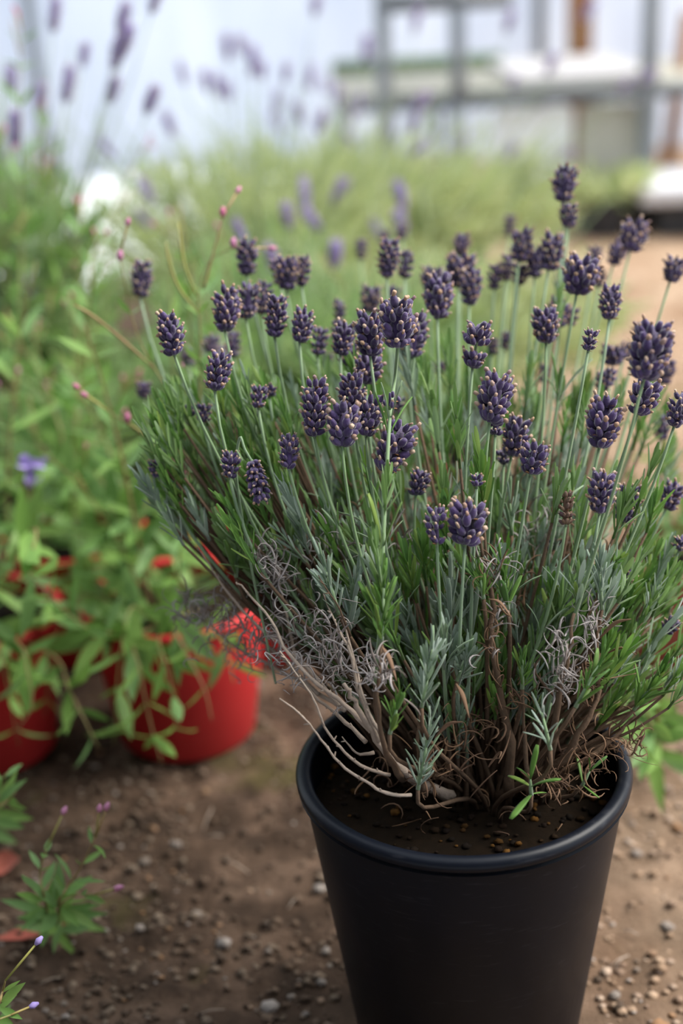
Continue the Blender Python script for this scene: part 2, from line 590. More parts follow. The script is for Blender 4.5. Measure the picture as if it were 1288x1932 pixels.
# ------------------------------------------------------------------ floor
def ground_z(x, y):
    z = .012 * noise.noise(V((x * 2.3, y * 2.3, 1.7))) + .006 * noise.noise(V((x * 9, y * 9, 4.1)))
    near = max(0.0, 1 - max(0, y - 1.2) / 2.5)
    z += near * (.0085 * noise.noise(V((x * 34, y * 34, 9))) +     .0050 * noise.noise(V((x * 90, y * 90, 2))))
    # level seat under the front pot
    dx, dy = x - POTC.x, y - POTC.y
    k = min(1, max(0, (math.hypot(dx, dy) - .10) / .06))
    return z * k - .002 * (1 - k)


RIMR = 0.110
rim_c = W(872, 1432, .905)
POTC = V((rim_c.x, rim_c.y, 0))
POTH = rim_c.z

xs = [-4 + 3.0 * i / 24 for i in range(24)] + [-1.0 + 2.0 * i / 220 for i in range(221)] + [1 + 4 * (i + 1) / 30 for i in range(30)]
ys = [.15 + 1.75 * i / 210 for i in range(211)] + [1.9 + 6.1 * ((i + 1) / 90) ** 1.4 for i in range(90)]
fb = MB()
fb.v = [V((x, y, ground_z(x, y))) for y in ys for x in xs]
nx = len(xs)
for j in range(len(ys) - 1):
    for i in range(nx - 1):
        a = j * nx + i
        fb.f.append((a, a + 1, a + nx + 1, a + nx)); fb.m.append(0)
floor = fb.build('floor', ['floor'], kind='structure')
floor['label'] = 'brown gritty soil ground with a lighter sandy path on one side'

peb_meshes = []
for i in range(8):
    b = MB(); b.lump(V((0, 0, 0)), 1.0, 0, .75); peb_meshes.append(b.mesh('pebble', ['pebble']))
grit = MB()
nb = 0
for i in range(20000):
    # spread over the visible soil, denser near the lens
    y = .62 + 2.6 * (R.random() ** 1.7)
    x = R.uniform(-.36, .40) * (y + .25)
    if math.hypot(x - POTC.x, y - POTC.y) < .10:
        continue
    cl = noise.noise(V((x * 6, y * 6, 3)))
    if cl < -.15 and R.random() < .65:
        continue
    s = R.choice((.0016, .002, .0026, .0036, .0046)) * R.uniform(.7, 1.3)
    if s > .0030 and nb < 280 and R.random() < .22:
        s *= R.uniform(1.0, 1.9)
        o = bpy.data.objects.new('pebble', R.choice(peb_meshes)); COL.objects.link(o)
        o.parent = floor
        o.location = (x, y, ground_z(x, y) + s * .3)
        o.scale = (s, s, s)
        o.rotation_euler = (R.uniform(-.3, .3), R.uniform(-.3, .3), R.uniform(0, 6.28))
        nb += 1
    else:
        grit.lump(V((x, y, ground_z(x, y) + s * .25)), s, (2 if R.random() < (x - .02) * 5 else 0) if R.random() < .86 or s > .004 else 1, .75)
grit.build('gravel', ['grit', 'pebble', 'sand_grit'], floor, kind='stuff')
straw = MB()
for i in range(160):
    y = .62 + 1.6 * (R.random() ** 1.4)
    x = R.uniform(-.32, .36) * (y + .2)
    if math.hypot(x - POTC.x, y - POTC.y) < .11:
        continue
    a = R.uniform(0, 6.28); l = R.uniform(.008, .03)
    p = V((x, y, ground_z(x, y) + .002)); q = V((x + l * math.cos(a), y + l * math.sin(a), ground_z(x + l * math.cos(a), y + l * math.sin(a)) + .003))
    straw.tube([p, p.lerp(q, .5) + V((0, 0, .002)), q], R.uniform(.0003, .0007), 4)
straw.build('straw_litter', ['grey_twig'], floor, kind='stuff')

# ------------------------------------------------------------------ greenhouse shell and added shade walls
wb = MB()
nxw, nzw = 60, 14
YW = 4.95
for j in range(nzw + 1):
    for i in range(nxw + 1):
        x = -4 + 9 * i / nxw; z = -.03 + 2.4 * j / nzw
        wb.v.append(V((x, YW + .04 * noise.noise(V((x * 2, z * 1.5, 0))) + .25 * (z / 2.4) ** 2, z)))
for j in range(nzw):
    for i in range(nxw):
        a = j * (nxw + 1) + i
        wb.f.append((a, a + 1, a + nxw + 2, a + nxw + 1)); wb.m.append(0)
wall = wb.build('wall_back', ['film'], kind='structure')
wall['label'] = 'milky white polythene greenhouse wall'
for i, x in enumerate((-2.6, -.95, .75, 2.4, 4.0)):
    b = MB(); b.tube([V((x, YW - .06, -.02)), V((x, YW - .06, 1.2)), V((x, YW + .12, 2.36))], .022, 10)
    o = b.build('trim_%d' % (i + 1), ['metal'], kind='structure')


for nm, p0, p1, lab in (('shade_wall_front', (-1.2, -.80, 0), (1.6, -.75, 2.5), 'unseen dark wall added behind the camera for shade'), ('shade_wall_left', (-1.25, -.75, 0), (-1.2, 1.25, 2.3), 'unseen dark wall added at the left for shade')):  # unseen walls added to keep sky light off the camera side
    b = MB(); b.box(V(p0), V(p1))
    o = b.build(nm, ['shade_wall'], kind='structure', smooth=False); o['label'] = lab


# ------------------------------------------------------------------ pots
def pot_shapes(r_top, r_bot, h, rr, t=.0022):
    body = MB()
    body.lathe([(0, .004), (r_bot - t, .004), (r_top - t - rr * .4, h - rr)][0:0] or
               [(0.0005, 0), (r_bot - .003, 0), (r_bot, .003), (r_top - rr * .85, h - rr * 1.9), (r_top - rr * .85, h - rr * .6),
                (r_top - rr * .85 - t, h - rr * .6), (r_top - rr * .85 - t, h - rr * 1.9), (r_bot - t, .004), (0.0005, .004)], 72)
    rim = MB()
    pr = [(r_top - rr + rr * math.cos(a), h - rr + rr * 1.0 * math.sin(a)) for a in [rad(x) for x in range(180, -91, -22)]]
    pr += [(r_top - rr * .2, h - rr * 2.1), (r_top - rr * 1.0, h - rr * 2.15)]
    rim.lathe(pr, 72)
    return body, rim


def add_pot(root, r_top, r_bot, h, rr, mat, soil_drop=.025, crumbs=60, rng=R, soil='potsoil'):
    body, rim = pot_shapes(r_top, r_bot, h, rr)
    po = body.build('pot', [mat], root)
    rim.build('rim', [mat], po)
    s = MB()
    rs = r_bot + (r_top - rr * .85 - r_bot) * ((h - soil_drop) / (h - rr)) - .0025
    n, mrings = 28, 7
    s.v.append(V((0, 0, h - soil_drop + .006)))
    for j in range(1, mrings + 1):
        for k in range(n):
            a = 2 * math.pi * k / n
            r = rs * j / mrings
            s.v.append(V((r * math.cos(a), r * math.sin(a), h - soil_drop + .006 * (1 - j / mrings) + .003 * noise.noise(V((r * 90 * math.cos(a), r * 90 * math.sin(a), 5))))))
    for k in range(n):
        s.f.append((0, 1 + k, 1 + (k + 1) % n)); s.m.append(0)
    for j in range(mrings - 1):
        for k in range(n):
            k2 = (k + 1) % n
            s.f.append((1 + j * n + k, 1 + (j + 1) * n + k, 1 + (j + 1) * n + k2, 1 + j * n + k2)); s.m.append(0)
    so = s.build('soil', [soil], root)
    if crumbs:
        c = MB()
        for i in range(crumbs):
            r = rs * math.sqrt(R.random()) * .97; a = R.uniform(0, 6.28)
            q = R.uniform(.0012, .0040)
            c.lump(V((r * math.cos(a), r * math.sin(a), h - soil_drop + .006 * (1 - r / rs) + .001)), q, 0, .7, rng)
        c.build('soil_crumbs', ['crumb'], so, kind='stuff')
    return po


# ------------------------------------------------------------------ the lavender in front
PL = thing('potted_lavender', 'bushy purple lavender in sharp focus in a large black plastic pot', 'potted plant', POTC)
PB = POTC.copy()
RR = .0052
add_pot(PL, RIMR, .077, POTH, RR, 'black_pot', .032, 420)
ZS = POTH - .026
CROWN = POTC + V((.012, 0, ZS))

D_TAB = ((450, 1.06), (520, 1.03), (600, .97), (650, .93), (720, .885), (800, .86), (900, .845), (1000, .835), (1200, .83))


def dep(y):
    if y <= D_TAB[0][0]:
        return D_TAB[0][1]
    for (a, da), (b_, db) in zip(D_TAB, D_TAB[1:]):
        if y <= b_:
            return da + (db - da) * (y - a) / (b_ - a)
    return D_TAB[-1][1]


# top x, top y, base x, base y, width (pixels of the photograph), extra depth, options
SP = [
 (270, 487, 264, 561, 34, .06), (317, 586, 329, 670, 42, -.03), (430, 537, 424, 624, 44, -.03), (420, 660, 405, 737, 40, 0),
 (466, 452, 466, 519, 36, 0), (472, 529, 464, 602, 36, 0), (502, 525, 494, 594, 30, .03), (525, 553, 518, 636, 36, -.02),
 (522, 483, 528, 537, 26, .02), (543, 483, 541, 547, 38, 0), (573, 477, 569, 541, 26, 0), (577, 578, 565, 646, 36, -.02),
 (607, 612, 599, 670, 28, .05), (615, 662, 615, 695, 24, .2), (637, 600, 635, 642, 20, .06), (654, 602, 642, 670, 36, 0),
 (697, 588, 698, 672, 50, -.03), (702, 537, 695, 590, 34, .1), (742, 535, 740, 565, 28, .12), (736, 448, 730, 525, 34, -.02),
 (766, 468, 763, 525, 28, .02), (698, 668, 690, 725, 46, .02), (595, 711, 593, 824, 44, 0), (663, 700, 666, 790, 44, .01),
 (652, 762, 645, 842, 56, -.01), (701, 745, 690, 822, 44, .01), (766, 795, 724, 888, 56, .012), (752, 742, 750, 785, 22, .12),
 (490, 722, 487, 770, 28, .03), (511, 722, 508, 750, 18, .05), (385, 757, 382, 797, 25, .06), (357, 760, 357, 785, 14, .08),
 (327, 762, 328, 806, 22, .16), (270, 716, 272, 752, 26, .2), (357, 650, 355, 690, 28, .2), (400, 630, 398, 668, 28, .16),
 (441, 618, 440, 675, 24, .14), (544, 810, 545, 885, 34, .01), (437, 845, 433, 902, 32, .03), (290, 863, 299, 900, 24, .07),
 (1073, 379, 1071, 429, 30, -.03), (990, 427, 978, 494, 36, 0), (1014, 460, 1008, 524, 32, .02),
 (1045, 439, 1034, 510, 38, -.02), (871, 437, 869, 482, 28, .08), (873, 478, 865, 542, 50, .02), (891, 506, 885, 575, 36, .02),
 (818, 502, 812, 550, 38, .06), (829, 514, 825, 601, 48, -.02), (936, 494, 932, 546, 28, .06), (960, 474, 954, 530, 25, .05),
 (986, 494, 978, 538, 30, .04), (1103, 486, 1087, 556, 60, -.06), (1123, 461, 1119, 502, 26, .08), (1135, 502, 1129, 542, 20, .07),
 (1202, 417, 1188, 474, 46, .0), (1172, 453, 1156, 500, 30, .04), (1278, 484, 1263, 532, 36, -.02), (1154, 534, 1149, 603, 36, -.04),
 (1026, 579, 1030, 647, 44, -.01), (1057, 558, 1051, 619, 36, .06), (1083, 575, 1075, 615, 22, .06), (1117, 615, 1109, 663, 24, -.05),
 (905, 603, 891, 695, 46, -.02, 'gap'), (930, 635, 927, 669, 18, .14), (956, 619, 952, 659, 22, .15), (831, 677, 829, 706, 24, .2),
 (1240, 606, 1214, 716, 68, -.10), (1230, 716, 1202, 782, 50, -.02), (1216, 607, 1204, 647, 30, .10), (1158, 650, 1156, 690, 40, .10),
 (1150, 690, 1135, 738, 32, .1), (1184, 643, 1176, 675, 30, .12), (1259, 675, 1248, 724, 34, .14), (944, 704, 923, 797, 56, -.02),
 (936, 784, 934, 821, 26, .01), (982, 786, 964, 861, 46, .04), (950, 841, 950, 877, 28, .06), (1012, 833, 1000, 895, 46, -.005),
 (1150, 748, 1130, 845, 56, -.01), (1289, 736, 1271, 805, 36, -.0), (1250, 776, 1246, 829, 28, .16), (798, 882, 784, 935, 34, .05),
 (1038, 688, 1026, 724, 30, .18), (783, 590, 775, 675, 46, .02), (822, 949, 824, 1028, 38, -.01, 'sparse'), (886, 945, 877, 1028, 66, -.01),
 (1069, 917, 1067, 991, 26, .02, 'dead'), (1139, 886, 1131, 969, 46, -.005), (1190, 915, 1176, 985, 44, .05), (1279, 906, 1256, 960, 36, .08),
 (901, 888, 899, 919, 14, -.01, 'sparse'), (1192, 1072, 1176, 1098, 26, .06), (1279, 1163, 1254, 1193, 26, .06), (1047, 1012, 1042, 1040, 20, .09),
 (1288, 1005, 1280, 1040, 24, .06), (962, 402, 960, 445, 20, .25), (756, 420, 757, 452, 20, .25), (682, 447, 681, 490, 20, .25),
 (726, 428, 724, 462, 18, .28), (1250, 640, 1240, 690, 30, .1), (660, 640, 655, 690, 34, .06), (640, 560, 640, 610, 22, .1),
]
# stalks whose course shows clearly: through these points (px, py, depth)
VIA = {
 # node 1 with a long visible stalk in front
 'front': ((750, 562, 750, 655, 60, -.075), [(744, 720, .87), (735, 790, .845), (728, 920, .825), (722, 1030, .815), (719, 1160, .815), (708, 1330, .83), (735, 1440, .865)]),
 'tall': ((1069, 312, 1061, 381, 40, -.03), [(1064, 440, 1.07), (1050, 560, 1.04), (1020, 760, 1.0), (980, 1000, .97), (940, 1280, .94)]),
}
GREEN_STALK_R = .00115
SPIKES = []                      # (root, spike-base) pairs, reused for the leafy filling


def root_for(B, rng=R):
    dv = V((B.x - CROWN.x, B.y - CROWN.y, 0))
    q = dv * .24
    if q.length > .058:
        q *= .058 / q.length
    return CROWN + q + V((rng.uniform(-.015, .015), rng.uniform(-.015, .015), -.004))


leaf_count = 0


def stalk_leaf_pair(parent, p, t, L, rng, meshes, n=2, tilt=.35):
    global leaf_count
    x = Quaternion(t, rng.uniform(-.7, .7)) @ (RT - t * RT.dot(t)).normalized()
    for sgn in (1, -1)[:n]:
        o = x * sgn
        an = tilt * rng.uniform(.6, 1.5)
        d = t * math.cos(an) + o * math.sin(an)
        inst('leaf', rng.choice(meshes), parent, p + o * .0008, d, t * .6 - o, L * rng.uniform(.75, 1.15))
        leaf_count += 1


def make_stalk(s, via=None):
    tx, ty, bx, by, w, e = s[:6]
    opt = s[6] if len(s) > 6 else ''
    d = dep(by) + e
    T, B = W(tx, ty, d), W(bx, by, d)
    ax = (T - B)
    L = ax.length
    ax.normalize()
    # lean the spike a little out of the picture plane too
    ax = (ax + FWD * R.uniform(-.12, .12)).normalized()
    root = root_for(B)
    dist = (B - root).length
    if via:
        pts = smooth_path([B] + [W(*q) for q in via], 4) + [root]
        pts = pts[::-1]
    else:
        dirr = (B - root).normalized()
        p2 = B - (ax * .55 + dirr * .45).normalized() * dist * .42
        p1 = root + V((0, 0, dist * .2)) + dirr * dist * .08
        pts = bez(root, p1, p2, B, 16)
    n = len(pts)
    b = MB()
    k = max(2, int(n * R.uniform(.22, .36)))
    gr = GREEN_STALK_R * (1.12 if via and d < .95 else 1)
    b.tube([p - PB for p in pts[:k + 1]], [.0021 - .0008 * i / k for i in range(k + 1)], 6, 1)
    b.tube([p - PB for p in pts[k:]], [gr * (1.12 - .35 * i / (n - k)) for i in range(n - k)], 6, 0)
    st = b.build('flower_stalk', ['stalk', 'wood'], PL)
    hi = d < .98
    mats = ('calyx', 'tip', 'bract', 'stalk')
    lab = None
    if opt == 'dead':
        mats = ('dcalyx', 'tip', 'bract', 'stalk'); lab = 'withered brown flower spike'
    sm, mm = spike_mesh(L, w * d / F, R, hi, opt == 'gap', mats, .55 if opt == 'sparse' else 1.0)
    inst('flower_spike', sm.mesh('flower_spike', mm), st, B - PB, ax, RT, 1.0, lab)
    # leaf pairs at the nodes
    if d < 1.0 and R.random() < .62:
        i = int(n * R.uniform(.55, .8))
        t = (pts[i + 1] - pts[i]).normalized()
        stalk_leaf_pair(st, pts[i] - PB, t, R.uniform(.020, .036), R, LAVS + LAV['green'][1:3])
    SPIKES.append((root, B, pts, d))
    return st, pts


for s in SP:
    make_stalk(s)
st, pts = make_stalk(*VIA['front'])
for (px, py, dd, L, tilt, ms) in ((735, 790, .845, .028, .2, LAVS[:1]), (722, 1030, .815, .040, .24, LAVW[:1]), (719, 1180, .815, .032, .4, LAVW), (719, 1165, .815, .024, .6, LAVW)):
    stalk_leaf_pair(st, W(px, py, dd) - PB, V((.03, 0, 1)), L, R, ms, 2, tilt)
sm, mm = spike_mesh(.011, .0105, R, True, False, ('calyx', 'tip', 'bract', 'stalk'), .4, 2.0)
inst('flower_spike', sm.mesh('flower_spike', mm), st, W(735, 770, .846) - PB, V((.05, 0, 1)), RT, 1.0, 'pair of lone calyces at a stalk node')
make_stalk(*VIA['tall'])
# the drooping withered spike at the left
b = MB()
p = smooth_path([W(520, 1290, .90), W(470, 1050, .885), W(446, 900, .88), W(452, 826, .875), W(462, 848, .872), W(476, 872, .87)], 4)
b.tube([q - PB for q in p], .0008, 6, 0)
st = b.build('flower_stalk', ['stalk'], PL, label='thin stalk bent over under a withered spike')
sm, mm = spike_mesh(.029, .0115, R, True, False, ('calyx', 'tip', 'bract', 'stalk'))
inst('flower_spike', sm.mesh('flower_spike', mm), st, W(475, 870, .87) - PB, W(498, 958, .865) - W(475, 870, .87), RT, 1.0, 'drooping withered flower spike')

fill = MB()
# front leafy shoots with every leaf its own piece: base px, tip px, depth, pairs, leaf length px, kind, openness
FS = [
 (795, 1335, 815, 1225, .815, 6, 84, 'silver', .6), (850, 1235, 850, 1120, .86, 5, 105, 'silver', .5), (888, 1215, 882, 1110, .87, 5, 115, 'silver', .42),
 (862, 1285, 880, 1235, .85, 4, 66, 'silver', .8), (788, 1490, 812, 1365, .83, 8, 66, 'silver', .8), (719, 1215, 724, 1110, .815, 5, 82, 'green', .7),
 (640, 1160, 612, 1070, .85, 5, 82, 'silver', .65), (655, 1200, 672, 1095, .87, 5, 84, 'silver', .6), (735, 1385, 752, 1325, .81, 4, 66, 'green', .6),
 (912, 1130, 905, 1085, .835, 4, 66, 'green', .55), (958, 1150, 945, 1060, .845, 5, 70, 'green', .6), (1135, 1150, 1130, 1075, .84, 6, 88, 'silver', .5),
 (1038, 1415, 1022, 1345, .815, 6, 62, 'silver', .9), (1085, 1335, 1128, 1255, .82, 4, 66, 'green', .55), (1062, 1170, 1060, 1120, .90, 4, 80, 'silver', .5),
 (1195, 1340, 1238, 1280, .87, 5, 74, 'green', .65), (985, 1300, 985, 1245, .85, 4, 62, 'green', .5), (445, 1090, 450, 1010, .91, 5, 100, 'fill', .6),
 (1008, 1190, 1000, 1130, .93, 4, 80, 'silver', .5), (1150, 1215, 1165, 1140, .89, 5, 78, 'silver', .55), (560, 1090, 548, 1020, .90, 4, 84, 'fill', .5),
 (1002, 1500, 1000, 1470, .83, 3, 80, 'green', 1.35), (1098, 1482, 1112, 1455, .85, 2, 62, 'green', 1.1), (965, 1010, 962, 950, .9, 3, 80, 'silver', .5),
]
for (bx, by, tx, ty, d, pairs, lpx, kind, op) in FS:
    p0, p1 = W(bx, by, d) - PB, W(tx, ty, d - .004) - PB
    dv = p1 - p0
    L = dv.length
    dn = dv.normalized()
    b = MB()
    # woody foot of the shoot reaching down into the crown
    rt = root_for(p0 + PB) - PB
    foot = bez(rt, rt + V((0, 0, .03)), p0 - dn * .03, p0, 8)
    b.tube(foot, [.0018 - .0006 * i / 8 for i in range(9)], 6, 1)
    b.tube([p0, p0 + dv * .5, p1], [.0013, .0011, .0006], 6, 0)
    sh = b.build('leafy_shoot', ['stalk', 'wood'], PL)
    x = Quaternion(dn, R.uniform(0, 1.5)) @ dn.orthogonal().normalized()
    y = dn.cross(x)
    for i in range(pairs):
        t = .05 + .95 * i / max(1, pairs - 1)
        ax = x if i % 2 == 0 else y
        for sgn in (1, -1):
            o = (ax * sgn + rvec(.25)).normalized()
            an = (op * .82 if op < .85 else op * .9) * (1.25 - .8 * t) * R.uniform(.75, 1.25)
            ld = dn * math.cos(an) + o * math.sin(an)
            ms = LAV[kind]
            if kind == 'green' and R.random() < .45:
                ms = LAVW
            inst('leaf', R.choice(ms), sh, p0 + dv * t, ld, dn - o * .8, lpx * d / F * R.uniform(.72, 1.1) * (1.05 - .3 * t))
            leaf_count += 1
        if op < .85 and i < pairs - 1:      # small leaves bunched in the axils
            add_shoot(fill, p0 + dv * t, dn + rvec(.5), lpx * d / F * .25, 3, lpx * d / F * .55, R, {'silver': 1, 'green': 2, 'fill': 0}[kind], .15, False, .5)

# the leafy filling of the bush: more shoots than anyone could count
stems = MB()
rf = random.Random(5)
for (root, B, pts, d) in SPIKES:
    n = len(pts)
    for k in range(rf.choice((1, 2, 3, 3))):
        i = int(n * rf.uniform(.28, .60))
        t = (pts[i + 1] - pts[i]).normalized()
        t = (t + rvec(.28, rf)).normalized()
        add_shoot(fill, pts[i] - PB, t, rf.uniform(.020, .042), rf.choice((5, 6, 7)), rf.uniform(.016, .027), rf, 0 if rf.random() < .5 else 1, .132, stem=True, open_=.46)
for k in range(150):
    root, B, pts, d = rf.choice(SPIKES)
    E = root.lerp(B, rf.uniform(.35, .78)) + rvec(.03, rf)
    if E.z < ZS + .05:
        E.z = ZS + .05
    rr = root_for(E, rf)
    bl = bez(rr, rr + V((0, 0, .05)), rr.lerp(E, .6) + V((0, 0, .01)), E, 7)
    stems.tube([q - PB for q in bl], [.0018 - .0008 * i / 7 for i in range(8)], 5, 0)
    t = (bl[-1] - bl[-2]).normalized() + V((0, 0, .35))
    add_shoot(fill, E - PB, t, rf.uniform(.024, .045), rf.choice((6, 7, 8)), rf.uniform(.017, .028), rf, rf.choice((0, 0, 1, 2, 2)), .132, open_=.48)
    for j in range(rf.choice((0, 0, 1, 2, 2))):
        q = bl[rf.choice((3, 4, 5, 6))]
        add_shoot(fill, q - PB, (t + rvec(.6, rf)), rf.uniform(.015, .03), rf.choice((4, 5, 6)), rf.uniform(.012, .022), rf, rf.choice((0, 0, 1, 2, 2)), .14, open_=.5)
for (xa_, xb_, ya_, yb_, da_, db_, cnt) in ((760, 1230, 960, 1240, .88, .95, 42), (560, 760, 960, 1180, .88, .95, 22), (680, 1180, 1230, 1380, .87, .94, 34), (310, 570, 770, 1030, .91, 1.0, 130),
                                     (1120, 1270, 1120, 1340, .86, .96, 46), (420, 1250, 760, 960, .94, 1.06, 60)):
    for k in range(cnt):
        E = W(rf.uniform(xa_, xb_), rf.uniform(ya_, yb_), rf.uniform(da_, db_))
        rr = root_for(E, rf)
        bl = bez(rr, rr + V((0, 0, .04)), rr.lerp(E, .6) + V((0, 0, -.004)), E, 6)
        stems.tube([q - PB for q in bl], [.0016 - .0007 * i / 6 for i in range(7)], 5, 0)
        t = (E - rr).normalized() + V((0, 0, .6))
        add_shoot(fill, E - PB, t, rf.uniform(.018, .034), rf.choice((5, 6, 7)), rf.uniform(.014, .024), rf, rf.choice((0, 0, 1, 2, 2)), .132, open_=.5)
fill.build('foliage', ['fill', 'silver', 'green'], PL, kind='stuff')
stems.build('inner_stems', ['wood'], PL, kind='stuff')

# thick old branches and grey dead twigs: px paths with depth
BR = [
 ('woody_branch', 'wood', .0040, [(940, 1500, .90), (1010, 1470, .88), (1065, 1430, .86), (1100, 1370, .85), (1128, 1300, .85), (1122, 1200, .845)]),
 ('woody_branch', 'wood', .0030, [(985, 1500, .90), (1060, 1460, .88), (1110, 1430, .87), (1160, 1390, .87), (1200, 1350, .87)]),
 ('woody_branch', 'wood', .0036, [(960, 1500, .88), (962, 1400, .87), (945, 1310, .86), (925, 1220, .845), (930, 1130, .84), (912, 1060, .84)]),
 ('woody_branch', 'wood', .0034, [(1010, 1500, .89), (1040, 1420, .86), (1050, 1330, .835), (1072, 1230, .83), (1083, 1157, .83)]),
 ('woody_branch', 'grey_twig', .0042, [(850, 1502, .885), (790, 1478, .865), (745, 1440, .85), (700, 1380, .84), (668, 1320, .835), (648, 1290, .83)]),
 ('woody_branch', 'wood', .0026, [(760, 1470, .86), (724, 1410, .82), (712, 1310, .815), (720, 1210, .815)]),
 ('woody_branch', 'wood', .0026, [(800, 1500, .86), (788, 1420, .83), (795, 1330, .82)]),
 ('woody_branch', 'wood', .0030, [(905, 1510, .90), (870, 1420, .89), (880, 1320, .88), (885, 1215, .87)]),
 ('woody_branch', 'wood', .0024, [(1000, 1505, .87), (990, 1420, .86), (985, 1300, .85)]),
 ('dead_twig', 'grey_twig', .0014, [(775, 1500, .845), (730, 1497, .835), (690, 1475, .83), (640, 1440, .825), (605, 1395, .82), (575, 1355, .815), (527, 1318, .81)]),
 ('dead_twig', 'grey_twig', .0013, [(735, 1462, .85), (690, 1448, .84), (650, 1420, .835), (612, 1370, .83), (592, 1320, .828), (565, 1280, .826), (527, 1228, .825)]),
 ('dead_twig', 'grey_twig', .0019, [(700, 1380, .84), (650, 1330, .845), (600, 1290, .85), (545, 1235, .86), (510, 1170, .87), (460, 1110, .88), (445, 1098, .88)]),
 ('dead_twig', 'grey_twig', .0016, [(690, 1400, .845), (640, 1352, .86), (590, 1310, .87), (555, 1260, .88), (530, 1230, .88)]),
 ('dead_twig', 'grey_twig', .0014, [(640, 1330, .85), (560, 1240, .88), (490, 1185, .90), (430, 1120, .91), (395, 1065, .915), (372, 1032, .92)]),
 ('dead_twig', 'grey_twig', .0016, [(715, 1400, .84), (675, 1300, .835), (660, 1230, .835), (640, 1190, .84), (610, 1120, .86)]),
 ('dead_twig', 'grey_twig', .0014, [(720, 1390, .835), (690, 1330, .83), (668, 1250, .84), (640, 1150, .85), (600, 1090, .86)]),
 ('dead_twig', 'grey_twig', .0015, [(650, 1340, .88), (570, 1290, .92), (500, 1250, .95), (430, 1210, .97), (370, 1150, .98), (330, 1110, .985)]),
 ('dead_twig', 'grey_twig', .0014, [(600, 1310, .9), (520, 1230, .93), (450, 1180, .95), (410, 1160, .96)]),
 ('dead_twig', 'grey_twig', .0013, [(560, 1250, .89), (540, 1160, .89), (520, 1080, .89), (495, 1030, .89)]),
 ('dead_twig', 'grey_twig', .0013, [(705, 1420, .85), (672, 1420, .845), (645, 1390, .84)]),
 ('dead_twig', 'wood', .0012, [(1060, 1330, .845), (1010, 1270, .835), (1022, 1235, .83)]),
 ('dead_twig', 'wood', .0011, [(660, 1200, .85), (640, 1150, .84), (600, 1085, .84)]),
 ('dead_twig', 'wood', .0014, [(1128, 1290, .845), (1126, 1190, .84), (1125, 1118, .84)]),
 ('dead_twig', 'wood', .0011, [(910, 1050, .84), (905, 990, .845), (908, 935, .85)]),
]
for (nm, mt, r, path) in BR:
    P = smooth_path([W(*q) - PB for q in path], 4)
    for i in range(1, len(P) - 1):
        P[i] = P[i] + rvec(r * .3)
    b = MB()
    n = len(P)
    rr = [r * (1.0 - .72 * (i / (n - 1)) ** .7) * R.uniform(.9, 1.15) for i in range(n)]
    b.tube(P, rr, 7, 0)
    if r < .002:
        for i in range(2, n - 1):           # stubs of shed leaves
            if R.random() < .55:
                q = P[i]; dv = ((P[i + 1] - P[i]).normalized() + rvec(1)).normalized()
                b.tube([q, q + dv * R.uniform(.0015, .004)], [r * .5, r * .25], 4, 0)
    b.build(nm, [mt], PL, label='pale grey dry twig' if nm == 'dead_twig' and mt == 'grey_twig' else None)

# curled dry leaves on the dead growth
dc = MB()
rc = random.Random(9)
CL = [(500, 1055, .885, 26, 35, 0), (520, 1090, .885, 26, 30, 0), (430, 1160, .93, 60, 60, 0), (395, 1180, .96, 50, 40, 0), (480, 1200, .92, 60, 50, 0),
      (540, 1210, .89, 60, 60, 0), (560, 1260, .88, 60, 40, 0), (350, 1150, .98, 40, 30, 0), (600, 1200, .86, 60, 70, 0), (640, 1240, .85, 50, 60, 0),
      (722, 1275, .812, 22, 26, 0), (1062, 1240, .83, 26, 45, 0), (1058, 1290, .835, 30, 40, 0), (1115, 1180, .84, 16, 40, 0), (925, 1190, .838, 22, 55, 2),
      (930, 1080, .838, 20, 40, 2), (1110, 1440, .86, 40, 50, 1), (960, 1330, .86, 50, 60, 1), (1180, 1400, .87, 40, 25, 1), (1110, 1290, .85, 24, 50, 1),
      (770, 1040, .9, 60, 40, 0), (620, 1060, .89, 70, 70, 0), (560, 1120, .91, 70, 60, 0), (690, 960, .93, 60, 60, 1), (860, 1010, .93, 60, 60, 1), (1010, 900, .95, 60, 50, 1), (1090, 1050, .92, 50, 60, 1), (980, 1110, .9, 40, 60, 1), (700, 1130, .89, 60, 60, 0), (1020, 1010, .92, 40, 50, 0), (860, 1400, .87, 60, 60, 1), (1050, 1480, .86, 60, 30, 1),
      (460, 1240, .95, 70, 30, 0), (650, 1290, .86, 50, 50, 0), (820, 1470, .86, 50, 30, 1)]
for (px, py, d, sx, sy, k) in CL:
    for i in range(36):
        p = W(px + rc.gauss(0, sx * .5), py + rc.gauss(0, sy * .5), d + rc.uniform(-.012, .012)) - PB
        mi = k if k != 2 else rc.choice((0, 1))
        curl(dc, p, rvec(1, rc) + V((0, 0, .6)), rc.uniform(.010, .026), rc, mi, rc.uniform(.00045, .0008))
for i in range(110):      # brown litter low in the crown
    a = rc.uniform(0, 6.28); r = .075 * math.sqrt(rc.random())
    p = V((r * math.cos(a) + .01, r * math.sin(a), ZS + rc.uniform(.002, .09) * (1 - r * 6)))
    curl(dc, p, rvec(1, rc) + V((0, 0, .4)), rc.uniform(.012, .028), rc, 1, rc.uniform(.0005, .0011))
dc.build('dried_leaves', ['dead', 'dead_brown'], PL, kind='stuff')
